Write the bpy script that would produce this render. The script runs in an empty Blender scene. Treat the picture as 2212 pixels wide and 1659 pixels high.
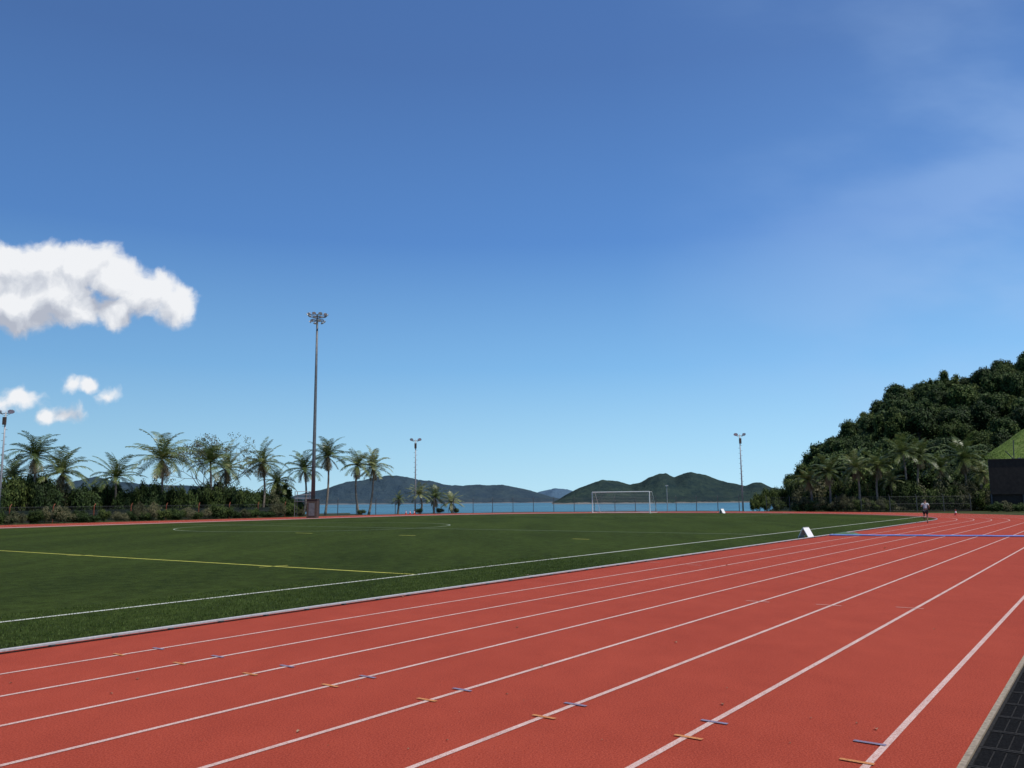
import bpy, bmesh, math, random
from mathutils import Vector, Matrix, noise as mn
random.seed(7)
R=math.radians
C=bpy.context.scene.collection
sc=bpy.context.scene
sc.view_settings.view_transform='Standard'
try: sc.view_settings.look='None'
except Exception: pass
sc.view_settings.exposure=0; sc.view_settings.gamma=1
# ---------------------------------------------------------------- camera model (photo measured on a 2212 x 1659 grid)
W,Hh,F=2212.,1659.,1789.
H=1.75; PITCH=math.atan(249/F); ROLL=math.atan(15.5/1770)
F0=Vector((0,math.cos(PITCH),math.sin(PITCH))); U0=Vector((0,-math.sin(PITCH),math.cos(PITCH))); R0=Vector((1,0,0))
RV=R0*math.cos(ROLL)-U0*math.sin(ROLL); UV=R0*math.sin(ROLL)+U0*math.cos(ROLL)
def ray(x,y):
    return (RV*(x-W/2)+UV*(Hh/2-y)+F0*F)
def G(x,y,z=0.):
    r=ray(x,y); k=(z-H)/r.z; return Vector((r.x*k,r.y*k,z))
def P(x,y,D):
    r=ray(x,y); k=D/r.y; return Vector((r.x*k,D,H+r.z*k))
def hor(x): return 1078.5-.00876*(x-1106)
def PX(x,D,z=0.):
    p=P(x,hor(x),D); return Vector((p.x,p.y,z))
cam=bpy.data.cameras.new('camera'); co=bpy.data.objects.new('camera',cam); C.objects.link(co)
cam.sensor_width=36; cam.lens=36*F/W; cam.clip_start=.05; cam.clip_end=60000
M=Matrix((RV,UV,-F0)).transposed().to_4x4(); M.translation=(0,0,H); co.matrix_world=M
sc.camera=co
# ---------------------------------------------------------------- materials
def newmat(name):
    m=bpy.data.materials.new(name); m.use_nodes=True; nt=m.node_tree
    return m,nt,nt.nodes['Principled BSDF']
def N(nt,t,**k):
    n=nt.nodes.new(t)
    for a,b in k.items(): setattr(n,a,b)
    return n
def ramp(nt,fac,stops):
    r=N(nt,'ShaderNodeValToRGB'); e=r.color_ramp.elements
    while len(e)<len(stops): e.new(.5)
    for i,(p,c) in enumerate(stops):
        e[i].position=p; e[i].color=(*c,1)
    nt.links.new(fac,r.inputs[0]); return r.outputs[0]
def noise(nt,scale,detail=4,rough=.6,vec=None,coord='Object',stretch=None):
    n=N(nt,'ShaderNodeTexNoise'); n.inputs['Scale'].default_value=scale; n.inputs['Detail'].default_value=detail; n.inputs['Roughness'].default_value=rough
    if vec is None:
        tc=N(nt,'ShaderNodeTexCoord'); vec=tc.outputs[coord]
    if stretch:
        mp=N(nt,'ShaderNodeMapping'); mp.inputs['Scale'].default_value=stretch[0]; mp.inputs['Rotation'].default_value=(0,0,stretch[1])
        nt.links.new(vec,mp.inputs[0]); vec=mp.outputs[0]
    nt.links.new(vec,n.inputs['Vector']); return n.outputs[0]
def mul(nt,a,b,fac=1,mode='MULTIPLY'):
    m=N(nt,'ShaderNodeMix',data_type='RGBA',blend_type=mode); m.inputs[0].default_value=fac
    for s,v in ((6,a),(7,b)):
        if hasattr(v,'links'): nt.links.new(v,m.inputs[s])
        else: m.inputs[s].default_value=(*v,1)
    return m.outputs[2]
def bump(nt,bs,h,strength=.3,dist=.01):
    b=N(nt,'ShaderNodeBump'); b.inputs['Strength'].default_value=strength; b.inputs['Distance'].default_value=dist
    nt.links.new(h,b.inputs['Height']); nt.links.new(b.outputs[0],bs.inputs['Normal'])
def plain(name,c,rough=.6,var=.25,scale=8,metal=0,spec=.4):
    m,nt,b=newmat(name); n=noise(nt,scale,3)
    col=ramp(nt,n,[(.3,tuple(v*(1-var) for v in c)),(.7,tuple(min(1,v*(1+var)) for v in c))])
    nt.links.new(col,b.inputs['Base Color']); b.inputs['Roughness'].default_value=rough
    b.inputs['Metallic'].default_value=metal; b.inputs['Specular IOR Level'].default_value=spec
    return m
def foliage(name,stops,rough=.55,transl=.25,nscale=.35,spec=.3,objvar=.35):
    m,nt,b=newmat(name); g=N(nt,'ShaderNodeNewGeometry'); n=noise(nt,nscale,2)
    oi=N(nt,'ShaderNodeObjectInfo')
    a=N(nt,'ShaderNodeMath',operation='MULTIPLY'); nt.links.new(g.outputs['Random Per Island'],a.inputs[0]); a.inputs[1].default_value=.45
    c2=N(nt,'ShaderNodeMath',operation='MULTIPLY_ADD'); nt.links.new(n,c2.inputs[0]); c2.inputs[1].default_value=.6; nt.links.new(a.outputs[0],c2.inputs[2])
    c3=N(nt,'ShaderNodeMath',operation='MULTIPLY_ADD'); nt.links.new(oi.outputs['Random'],c3.inputs[0]); c3.inputs[1].default_value=objvar; nt.links.new(c2.outputs[0],c3.inputs[2])
    c4=N(nt,'ShaderNodeMath',operation='SUBTRACT'); nt.links.new(c3.outputs[0],c4.inputs[0]); c4.inputs[1].default_value=.22
    col=ramp(nt,c4.outputs[0],stops)
    nt.links.new(col,b.inputs['Base Color']); b.inputs['Roughness'].default_value=rough; b.inputs['Specular IOR Level'].default_value=spec
    if transl>0:
        t=N(nt,'ShaderNodeBsdfTranslucent'); nt.links.new(col,t.inputs[0])
        mx=N(nt,'ShaderNodeMixShader'); mx.inputs[0].default_value=transl
        nt.links.new(b.outputs[0],mx.inputs[1]); nt.links.new(t.outputs[0],mx.inputs[2])
        nt.links.new(mx.outputs[0],nt.nodes['Material Output'].inputs[0])
    return m
VP=ray(2420,1067); dd=Vector((VP.x,VP.y)).normalized(); HEAD=math.atan2(dd.x,dd.y)
# track
def mk_track():
    m,nt,b=newmat('track_rubber')
    fine=noise(nt,70,4,.85); mid=noise(nt,2.2,5,.65,stretch=((1,.6,1),HEAD)); big=noise(nt,.3,4,.6)
    c=ramp(nt,fine,[(.32,(.155,.019,.010)),(.5,(.315,.049,.026)),(.68,(.49,.100,.060))])
    c=mul(nt,c,ramp(nt,mid,[(.3,(.92,.90,.90)),(.7,(1.05,1.06,1.06))]))
    c=mul(nt,c,ramp(nt,big,[(.35,(.94,.92,.92)),(.65,(1.03,1.05,1.05))]))
    nt.links.new(c,b.inputs['Base Color']); b.inputs['Roughness'].default_value=.9; b.inputs['Specular IOR Level'].default_value=.1
    bump(nt,b,fine,.6,.006); return m
def mk_turf():
    m,nt,b=newmat('artificial_turf')
    fine=noise(nt,55,4,.85); mid=noise(nt,2.5,8,.8); big=noise(nt,.3,6,.65,stretch=((1,.22,1),HEAD+1.57))
    c=ramp(nt,fine,[(.3,(.010,.020,.004)),(.5,(.031,.050,.011)),(.72,(.088,.118,.035))])
    c=mul(nt,c,ramp(nt,mid,[(.32,(.5,.51,.5)),(.68,(1.45,1.4,1.35))]))
    c=mul(nt,c,ramp(nt,big,[(.3,(.70,.72,.72)),(.7,(1.3,1.27,1.17))]))
    nt.links.new(c,b.inputs['Base Color']); b.inputs['Roughness'].default_value=.95; b.inputs['Specular IOR Level'].default_value=.03
    bump(nt,b,fine,.8,.03); return m
def mk_paint(name,c,wear=.35,to=None):
    m,nt,b=newmat(name); f=noise(nt,90,4,.85); g=noise(nt,3,4)
    lo=to or tuple(v*(1-wear) for v in c)
    col=ramp(nt,f,[(.38,lo),(.52,c)])
    col=mul(nt,col,ramp(nt,g,[(.3,(.82,.78,.78)),(.7,(1.05,1.05,1.05))]))
    nt.links.new(col,b.inputs['Base Color']); b.inputs['Roughness'].default_value=.8; b.inputs['Specular IOR Level'].default_value=.2; return m
mTrack=mk_track(); mTurf=mk_turf()
mWhite=mk_paint('lane_paint_white',(.62,.46,.41),to=(.38,.15,.105)); mFieldW=mk_paint('field_line_white',(.62,.66,.56),.5); mFieldFaint=mk_paint('field_line_faded',(.30,.36,.26),.5); mFieldY=mk_paint('field_line_yellow',(.58,.58,.11),.4)
mOr=mk_paint('orange_paint',(.56,.25,.09),to=(.36,.08,.03)); mBl=mk_paint('blue_paint',(.20,.21,.31),to=(.26,.08,.08))
mKerb=plain('aluminium_kerb',(.38,.37,.38),.5,.15,20,0,.4)
mDark=plain('dark_gap',(.012,.012,.012),.9,.2,8,0,.1); mRubber=plain('black_rubber',(.03,.03,.03),.7)
mConc=plain('concrete',(.27,.22,.16),.9,.35,25); mApron=plain('apron_concrete',(.2,.18,.15),.9,.3,6)
mIron=plain('cast_iron',(.026,.024,.022),.85,.5,60,0,.08)
mSteel=plain('galvanised_steel',(.13,.135,.14),.5,.25,5,.2); mSteelL=plain('light_steel',(.36,.37,.38),.45,.15,6,.1)
mGlass=plain('lamp_glass',(.7,.72,.74),.2,.1,6,0,.6)
mWpaint=plain('white_paint',(.74,.74,.72),.5,.05,6); mNet=plain('white_net_cord',(.55,.55,.55),.8,.05)
mRust=plain('brown_cabinet',(.065,.045,.034),.7,.4,6); mOrange=plain('orange_post_paint',(.26,.06,.025),.6,.3,6); mFence=plain('fence_grey_paint',(.06,.063,.067),.6,.3,6)
mMeshG=plain('green_wind_net',(.006,.016,.010),.9,.6,.8)
mPanel=plain('dark_brown_board',(.022,.016,.013),.8,.35,3); mBlue=plain('blue_hose_fabric',(.14,.26,.62),.6,.1,10)
mGreenBag=plain('green_canvas',(.08,.14,.08),.8,.2,20); mRed=plain('red_plastic',(.42,.04,.03),.5,.1)
mSkin=plain('skin',(.22,.12,.08),.6,.1); mHair=plain('black_hair',(.012,.01,.009),.6,.3); mShirt=plain('pale_grey_shirt',(.42,.43,.46),.8,.15,12); mShorts=plain('dark_shorts',(.015,.016,.02),.8,.2,12); mShoe=plain('shoe',(.04,.03,.03),.6,.2)
mTrunk=plain('palm_bark',(.20,.17,.135),.9,.4,5); mTrunkD=plain('tree_bark',(.07,.055,.045),.9,.4,4)
mPalm=foliage('palm_leaves',[(.1,(.030,.052,.012)),(.4,(.085,.125,.028)),(.65,(.18,.205,.062)),(.88,(.38,.38,.21))],.42,.22,1.2,.5)
mPalmDry=foliage('dry_palm_leaves',[(.2,(.09,.07,.035)),(.8,(.27,.22,.12))],.7,.2,1.)
mLeafA=foliage('dark_broadleaf',[(.1,(.010,.019,.006)),(.4,(.026,.047,.012)),(.7,(.060,.096,.022)),(1,(.14,.175,.042))],.65,0,.5,.2,.4)
mLeafB=foliage('mid_broadleaf',[(.1,(.022,.036,.008)),(.5,(.060,.090,.020)),(.85,(.14,.17,.042))],.65,.15,.35,.2)
mLeafDry=foliage('dry_scrub',[(.1,(.026,.030,.013)),(.5,(.085,.09,.038)),(.85,(.21,.19,.10))],.7,0)
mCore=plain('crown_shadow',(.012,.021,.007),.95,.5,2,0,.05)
mTwig=plain('grey_twigs',(.12,.10,.09),.9,.3,3)
def mk_ground():
    m,nt,b=newmat('scrub_ground'); n=noise(nt,.6,5,.7); c=ramp(nt,n,[(.3,(.02,.03,.01)),(.55,(.05,.06,.022)),(.75,(.10,.08,.05))])
    nt.links.new(c,b.inputs['Base Color']); b.inputs['Roughness'].default_value=.95; b.inputs['Specular IOR Level'].default_value=.1; return m
mGround=mk_ground()
def mk_bank():
    m,nt,b=newmat('bank_grass'); n=noise(nt,.8,6,.75); f=noise(nt,5,5,.85)
    c=ramp(nt,n,[(.3,(.07,.11,.020)),(.5,(.12,.18,.038)),(.72,(.21,.25,.08))]); c=mul(nt,c,ramp(nt,f,[(.32,(.55,.58,.55)),(.66,(1.2,1.2,1.2))]))
    nt.links.new(c,b.inputs['Base Color']); b.inputs['Roughness'].default_value=.95; b.inputs['Specular IOR Level'].default_value=.1; bump(nt,b,f,1,.15); return m
mBank=mk_bank()
def mk_sea():
    m,nt,b=newmat('sea_water'); n=noise(nt,.01,5,.6,stretch=((.3,1,1),0)); c=ramp(nt,n,[(.35,(.045,.14,.20)),(.65,(.07,.20,.26))])
    nt.links.new(c,b.inputs['Base Color']); b.inputs['Roughness'].default_value=.45; b.inputs['Specular IOR Level'].default_value=.3
    bump(nt,b,noise(nt,.12,5,.7),.8,1.5); return m
mSea=mk_sea()
def mk_isl(name,dark,lite,haze,hz,z0):
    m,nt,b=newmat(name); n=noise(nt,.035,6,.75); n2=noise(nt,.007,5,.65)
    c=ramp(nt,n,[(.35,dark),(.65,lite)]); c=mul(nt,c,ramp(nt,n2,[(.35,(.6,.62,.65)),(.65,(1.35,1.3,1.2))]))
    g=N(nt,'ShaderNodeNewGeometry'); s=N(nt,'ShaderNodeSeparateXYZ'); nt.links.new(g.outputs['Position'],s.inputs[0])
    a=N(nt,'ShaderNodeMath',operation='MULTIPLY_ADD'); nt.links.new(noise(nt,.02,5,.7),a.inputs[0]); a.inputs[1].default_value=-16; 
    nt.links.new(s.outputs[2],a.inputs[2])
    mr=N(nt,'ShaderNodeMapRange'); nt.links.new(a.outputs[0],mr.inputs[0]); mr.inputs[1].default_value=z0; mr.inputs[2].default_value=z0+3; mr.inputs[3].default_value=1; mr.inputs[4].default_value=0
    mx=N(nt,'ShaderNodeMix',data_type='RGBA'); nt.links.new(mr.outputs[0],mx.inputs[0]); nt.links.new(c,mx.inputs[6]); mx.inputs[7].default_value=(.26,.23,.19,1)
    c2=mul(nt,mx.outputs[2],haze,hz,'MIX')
    nt.links.new(c2,b.inputs['Base Color']); b.inputs['Roughness'].default_value=1; b.inputs['Specular IOR Level'].default_value=0
    bump(nt,b,n,1,14); return m
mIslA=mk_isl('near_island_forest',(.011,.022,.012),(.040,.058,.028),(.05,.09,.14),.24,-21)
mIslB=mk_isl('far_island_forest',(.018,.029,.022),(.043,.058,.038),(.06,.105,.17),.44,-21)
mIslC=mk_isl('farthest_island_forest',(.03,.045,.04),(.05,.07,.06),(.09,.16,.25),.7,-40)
# ---------------------------------------------------------------- mesh builder
class MB:
    def __init__(s): s.v=[]; s.f=[]
    def add(s,vs,fs):
        o=len(s.v); s.v+= [tuple(v) for v in vs]; s.f+=[tuple(i+o for i in f) for f in fs]
    def box(s,c,sz,rz=0,mat=None):
        hx,hy,hz=sz[0]/2,sz[1]/2,sz[2]/2; vs=[]
        q=Matrix.Rotation(rz,3,'Z') if mat is None else mat
        for z in (-hz,hz):
            for x,y in ((-hx,-hy),(hx,-hy),(hx,hy),(-hx,hy)): vs.append(Vector(c)+q@Vector((x,y,z)))
        s.add(vs,[(0,3,2,1),(4,5,6,7),(0,1,5,4),(1,2,6,5),(2,3,7,6),(3,0,4,7)])
    def tube(s,pts,rad,n=6,cap=True):
        pts=[Vector(p) for p in pts]
        if not isinstance(rad,(list,tuple)): rad=[rad]*len(pts)
        vs=[];fs=[]
        for i,p in enumerate(pts):
            t=(pts[min(i+1,len(pts)-1)]-pts[max(i-1,0)]).normalized()
            a=t.cross(Vector((0,0,1)) if abs(t.z)<.95 else Vector((1,0,0))).normalized(); b=t.cross(a)
            for k in range(n):
                an=2*math.pi*k/n; vs.append(p+(a*math.cos(an)+b*math.sin(an))*rad[i])
        for i in range(len(pts)-1):
            for k in range(n):
                fs.append((i*n+k,i*n+(k+1)%n,(i+1)*n+(k+1)%n,(i+1)*n+k))
        if cap: fs.append(tuple(range(n))[::-1]); fs.append(tuple(range((len(pts)-1)*n,len(pts)*n)))
        s.add(vs,fs)
    def strip(s,pts,w,z):
        vs=[];n=len(pts)
        for i in range(n):
            a=Vector(pts[max(i-1,0)][:2]); b=Vector(pts[min(i+1,n-1)][:2]); t=(b-a).normalized(); nn=Vector((t.y,-t.x))
            p=Vector(pts[i][:2]); l=p-nn*w/2; r=p+nn*w/2; vs+=[(l.x,l.y,z),(r.x,r.y,z)]
        s.add(vs,[(2*i,2*i+1,2*i+3,2*i+2) for i in range(n-1)])
    def build(s,name,mat,parent=None,smooth=False,loc=None):
        me=bpy.data.meshes.new(name); me.from_pydata(s.v,[],s.f); me.materials.append(mat); me.update()
        if smooth: me.polygons.foreach_set('use_smooth',[True]*len(me.polygons))
        o=bpy.data.objects.new(name,me); C.objects.link(o)
        if parent is not None: o.parent=parent
        if loc is not None: o.location=loc
        return o
def tag(o,label,cat,group=None,kind=None):
    o['label']=label; o['category']=cat
    if group: o['group']=group
    if kind: o['kind']=kind
    return o
def empty(name,loc,rz=0,label=None,cat=None,group=None):
    o=bpy.data.objects.new(name,None); C.objects.link(o); o.location=loc; o.rotation_euler=(0,0,rz); o.empty_display_size=.2
    if label: tag(o,label,cat,group)
    return o
def struct(o,label=None,cat=None):
    o['kind']='structure'
    if label: o['label']=label; o['category']=cat
    return o
def copy_tree(o,parent=None):
    c=o.copy(); C.objects.link(c)
    if parent is not None: c.parent=parent
    for ch in list(o.children): copy_tree(ch,c)
    return c
# ---------------------------------------------------------------- track layout, in (t along, n across) coordinates
nh=Vector((dd.y,-dd.x))
def TN(t,n,z=0.): 
    p=dd*t+nh*n; return Vector((p.x,p.y,z))
def nt_of(p): return (p.x*dd.x+p.y*dd.y, p.x*nh.x+p.y*nh.y)
lane_px=[(0,1457),(0,1505),(0,1569),(0,1655),(440,1659),(888,1659),(1362,1659),(1868,1659)]
lane_n=[nt_of(G(*p))[1] for p in lane_px]
nk=nt_of(G(0,1412))[1]; nEdge=nt_of(G(2068,1659))[1]
T0=65.; RB=27.; AB=26.; nC=nk-RB; TB=-75
def oval(w,step=3):
    pts=[TN(t,nk+w) for t in [TB+i*10 for i in range(int((T0-TB)/10)+1)]]
    K=48
    for i in range(K+1):
        a=math.pi*i/K; pts.append(TN(T0+(AB+w)*math.sin(a),nC+(RB+w)*math.cos(a)))
    pts+= [TN(T0-10*i,nk-2*RB-w) for i in range(1,15)]
    return pts
WOUT=nEdge-nk
def poly(name,pts,z,mat):
    m=MB(); m.add([(p.x,p.y,z) for p in pts],[tuple(range(len(pts)))]); return m.build(name,mat)
def ring(name,a,b,z,mat):
    m=MB(); n=len(a); m.add([(p.x,p.y,z) for p in a]+[(p.x,p.y,z) for p in b],[(i,i+n,i+1+n,i+1) for i in range(n-1)]); return m.build(name,mat)
track=ring('running_track',oval(-.4),oval(WOUT),0,mTrack); struct(track,'red rubber running track with white lane lines','running track')
infield=poly('infield_turf',oval(-.12)[::-1],.006,mTurf); struct(infield,'dark green artificial turf football field','turf field')
for w in [n-nk for n in lane_n]:
    m=MB(); m.strip(oval(w),.052,.004); m.build('lane_line',mWhite,track)
for px,mt,nm in (([(257,1415),(388,1434),(540,1457),(713,1482),(922,1513),(1175,1550),(1487,1594),(1868,1650)],mOr,'orange_lane_mark'),([(342,1402),(470,1419),(620,1440),(794,1463),(998,1491),(1243,1523),(1543,1561),(1895,1609)],mBl,'blue_lane_mark')):
    for i,p in enumerate(px):
        g=G(*p); m=MB(); hl=.11; q=Vector((nh.x,nh.y,0)); dx=q*(-.05 if i==7 else 0); m.strip([g-q*hl+dx,g+q*hl+dx],.042,.008); m.build(nm,mt,track)
for p in [(1637,1300),(1790,1308),(1965,1314),(1410,1215),(1500,1221),(1150,1243)]:
    g=G(*p); m=MB(); m.strip([g-Vector((nh.x,nh.y,0))*.2,g+Vector((nh.x,nh.y,0))*.2],.03,.008); m.build('stagger_mark',mWhite,track)
for tt in (T0-2,T0+1.,):
    m=MB(); m.strip([TN(tt,nk+.1),TN(tt,nk+9.6)],.05,.008); m.build('start_line',mWhite,track)
nT=nt_of(G(900,1242))[1]; tc,ncen=nt_of(G(655,1137))
def fl(name,pts,w,mat=mFieldW): m=MB(); m.strip(pts,w,.012); return m.build(name,mat,infield)
fl('touchline',[TN(t,nT) for t in range(-60,83,4)],.10)
ncen=max(ncen,-45.); 
fl('halfway_line',[TN(tc,nT-i*2.) for i in range(0,25)],.09,mFieldFaint)
fl('centre_circle',[TN(tc+9.15*math.cos(a*math.pi/32),ncen+9.15*math.sin(a*math.pi/32)) for a in range(65)],.10,mFieldFaint)
gt,gn=nt_of(G(1341,1108.5))
fl('goal_line',[TN(gt,nT),TN(gt,gn-12)],.09,mFieldFaint)
fl('penalty_area_line',[TN(gt,gn+20.1),TN(gt-16.5,gn+20.1),TN(gt-16.5,gn-15)],.09,mFieldFaint)
fl('yellow_line',[G(-300,1172.6),G(0,1190),G(900,1242)],.10,mFieldY)
for a,b in (((560,1226),(622,1222)),((145,1201),(200,1200))): fl('yellow_tick',[G(*a),G(*b)],.08,mFieldY)
for x,y in ((657,1152),(880,1157),(1255,1165)): fl('yellow_tick',[G(x-18,y-.5),G(x+18,y+.5)],.12,mFieldY)
# kerb rail
kp=oval(0)
kr=empty('track_kerb',(0,0,0)); 
m=MB(); n=len(kp); vs=[];fs=[]
prof=[(-.026,.022),(-.026,.044),(-.018,.05),(.018,.05),(.026,.044),(.026,.022)]
for i,p in enumerate(kp):
    t=(kp[min(i+1,n-1)]-kp[max(i-1,0)]).normalized(); q=Vector((t.y,-t.x,0))
    for a,z in prof: vs.append(p+q*a+Vector((0,0,z)))
k=len(prof)
for i in range(n-1):
    for j in range(k-1): fs.append((i*k+j,i*k+j+1,(i+1)*k+j+1,(i+1)*k+j))
    fs.append((i*k+k-1,i*k,(i+1)*k,(i+1)*k+k-1))
m.add(vs,fs); m.build('kerb_rail',mKerb,kr)
m=MB(); m.strip(kp,.05,.004); m.strip([TN(t,nk+.05) for t in range(TB,66,5)],.03,.0055); m.build('kerb_gap',mDark,kr)
m=MB()
for i in range(0,90): m.box(TN(i*.8-10,nk,.012),(.07,.05,.018),-HEAD)
m.build('kerb_foot',mRubber,kr)
tag(kr,'raised pale metal kerb rail between green turf and red track','kerb')
m=MB(); rn=random.random
for i in range(60000):
    u=rn(); t=-4+24*u*u+rn()*3; n_=nk-.06-3.6*rn()**1.2
    p=TN(t,n_,.004); a=rn()*6.28; w=.004+.003*u; h=.018+.02*rn()
    dx,dy=math.cos(a)*w,math.sin(a)*w; lx,ly=(rn()-.5)*.03,(rn()-.5)*.03
    m.add([(p.x-dx,p.y-dy,p.z),(p.x+dx,p.y+dy,p.z),(p.x+lx,p.y+ly,p.z+h)],[(0,1,2)])
mBlade=foliage('turf_blade',[(.1,(.014,.028,.006)),(.5,(.045,.075,.016)),(.9,(.13,.18,.06))],.8,0,2.,.05)
tag(m.build('turf_blades',mBlade),'green turf fibres along the edge of the field','turf',kind='stuff')
def TNstrip(name,n0,n1,z,mat,t0=-75,t1=110,h=None):
    m=MB(); L=[TN(t,n0,z) for t in range(t0,t1,3)]+[TN(t,n1,z) for t in range(t0,t1,3)]; k=len(L)//2
    m.add(L,[(i,i+k,i+1+k,i+1) for i in range(k-1)]); return m.build(name,mat)
m=MB(); m.box(TN(0,nEdge+.02,-.02),(.04,140,.06),-HEAD); struct(m.build('track_edging',mConc),'beige concrete edging between track and drain','edging')
g0=nEdge+.045; GW=.36
struct(TNstrip('drain_channel',g0,g0+GW,-.045,mDark),'dark drain channel under the grates','drain channel')
struct(TNstrip('concrete_apron',g0+GW+.003,g0+GW+25,-.004,mApron),'grey concrete apron right of the drain','pavement')
def grate():
    r=empty('drain_grate',(0,0,0)); m=MB(); L=.5
    m.box((-GW/2+.014,0,-.012),(.022,L-.006,.03)); m.box((GW/2-.014,0,-.012),(.022,L-.006,.03))
    m.box((0,-L/2+.014,-.012),(GW-.052,.022,.03)); m.box((0,L/2-.014,-.012),(GW-.052,.022,.03))
    for X in (-.075,0,.075): m.box((X,0,-.016),(.008,L-.052,.022))
    m.build('grate_frame',mIron,r); m=MB()
    for i in range(-9,10):
        for c_,w_ in ((-.1165,.073),(-.0375,.065),(.0375,.065),(.1165,.073)): m.box((c_,i*.0245,-.013),(w_,.008,.020))
    m.build('grate_bars',mIron,r); return r
g=grate()
words=['first','second','third','fourth','fifth','sixth','seventh','eighth','ninth','tenth','eleventh','twelfth','thirteenth','fourteenth']
tb=nt_of(G(2150,1659))[0]-.3
for i in range(14):
    o=g if i==0 else copy_tree(g)
    o.location=TN(tb+i*.505,g0+GW/2,0); o.rotation_euler=(0,0,-HEAD)
    tag(o,'black iron drain grate beside the track, %s from the bottom edge'%words[i],'drain grate','drain grates along the track edge')
# ---------------------------------------------------------------- terrain plateau, hillside, sea, islands
ov=oval(WOUT)
def outerD(s):
    best=None
    for i in range(len(ov)-1):
        a,b=ov[i],ov[i+1]
        if a.y<8 and b.y<8: continue
        fa=a.x-s*a.y; fb=b.x-s*b.y
        if fa*fb<=0 and fa!=fb:
            k=fa/(fa-fb); y=a.y+(b.y-a.y)*k
            if y>0 and (best is None or y>best): best=y
    return best if best else 55.
def sx(x): p=PX(x,1.); return p.x
ODT=[(s/100,outerD(s/100)) for s in range(-110,60,2)]
def OD(s):
    s=max(-1.09,min(.57,s)); i=min(len(ODT)-2,int((s+1.1)*50)); a,b=ODT[i],ODT[i+1]; k=(s-a[0])/(b[0]-a[0]); return a[1]+(b[1]-a[1])*k
def ODx(x): return OD(sx(x))
def sm(a,b,x):
    k=max(0,min(1,(x-a)/(b-a))); return k*k*(3-2*k)
def interp(L,x):
    if x<=L[0][0]: return L[0][1]
    for (a,b),(c,d) in zip(L,L[1:]):
        if x<=c: return b+(d-b)*(x-a)/(c-a)
    return L[-1][1]
ridge=[(.325,0),(.345,1.8),(.365,4.6),(.39,8.2),(.43,13.),(.46,16.),(.49,18.),(.54,19.6),(.585,21.4),(.6245,25.),(.72,33),(.9,45)]
def terr(X,Y):
    if Y<5: return -.06
    s=X/Y; e=OD(s)+(9 if s>-.18 else 26)
    if s>.3: e=OD(.3)+9+ (s-.3)*2500
    z=-.06-17*sm(e,e+14,Y)
    if s>.325: z+=interp(ridge,s)*(sm(110,175,Y))+mn.noise(Vector((X*.08,Y*.08,0)))*1.2*sm(112,130,Y)
    return z
m=MB(); nx,ny=150,130; vs=[]
for j in range(ny+1):
    for i in range(nx+1):
        X=-210+i*3.2; Y=-70+j*3.2; vs.append((X,Y,terr(X,Y)))
m.add(vs,[(j*(nx+1)+i,j*(nx+1)+i+1,(j+1)*(nx+1)+i+1,(j+1)*(nx+1)+i) for j in range(ny) for i in range(nx)])
struct(m.build('ground',mGround,smooth=True),'scrubby ground and wooded hillside around the track','ground')
SEA=-15
m=MB(); S=40000; m.add([(-S,60,SEA),(S,60,SEA),(S,S,SEA),(-S,S,SEA)],[(0,1,2,3)]); struct(m.build('sea',mSea),'blue sea bay beyond the fence','sea')
def island(name,prof,D,front,back,mat,label,amp=.34):
    xs=[prof[0][0]+i*(prof[-1][0]-prof[0][0])/240 for i in range(241)]; rows=40; vs=[]
    for j in range(rows+1):
        k=j/rows
        for i,x in enumerate(xs):
            y=interp(prof,x); top=P(x,y,D).z-SEA; 
            dep=D-front+(front+back)*k; f=front/(front+back)
            u=k/f if k<f else 1-(k-f)/(1-f)
            prof_z=math.sin(min(1,u)*math.pi/2)**.9
            p=PX(x,D); X=p.x*dep/D
            nz=mn.fractal(Vector((X*.007,dep*.006,3)),1.,2.,6)*amp
            nz2=mn.fractal(Vector((X*.03,dep*.03,9)),1.,2.,4)*.035
            z=SEA-2+top*prof_z*(1+nz*(1-u)*1.6+nz2)+2*prof_z
            sp=120*mn.noise(Vector((X*.003,0,1)))*(1-u)
            vs.append((X,dep+sp,z))
    n=len(xs); m=MB(); m.add(vs,[(j*n+i,j*n+i+1,(j+1)*n+i+1,(j+1)*n+i) for j in range(rows) for i in range(n-1)])
    return struct(m.build(name,mat,smooth=True),label,'hill')
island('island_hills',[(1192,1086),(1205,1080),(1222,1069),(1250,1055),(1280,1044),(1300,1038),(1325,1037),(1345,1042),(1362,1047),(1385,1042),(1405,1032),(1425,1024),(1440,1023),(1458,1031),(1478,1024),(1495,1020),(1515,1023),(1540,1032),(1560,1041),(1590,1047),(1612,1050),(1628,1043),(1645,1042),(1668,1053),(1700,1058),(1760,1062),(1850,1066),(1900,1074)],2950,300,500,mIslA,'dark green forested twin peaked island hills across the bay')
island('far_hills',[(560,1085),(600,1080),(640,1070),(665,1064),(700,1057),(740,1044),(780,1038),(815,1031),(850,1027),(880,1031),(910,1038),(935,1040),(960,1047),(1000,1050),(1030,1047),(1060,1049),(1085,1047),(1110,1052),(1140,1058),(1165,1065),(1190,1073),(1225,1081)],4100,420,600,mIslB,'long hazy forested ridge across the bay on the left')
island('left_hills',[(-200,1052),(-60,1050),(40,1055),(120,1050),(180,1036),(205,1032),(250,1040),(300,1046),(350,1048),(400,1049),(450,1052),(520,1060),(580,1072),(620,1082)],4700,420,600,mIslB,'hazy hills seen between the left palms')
island('distant_hills',[(1120,1080),(1155,1066),(1175,1060),(1200,1055),(1225,1057),(1250,1064),(1290,1076)],7500,500,600,mIslC,'pale blue distant hill between the two island ridges')
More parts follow.
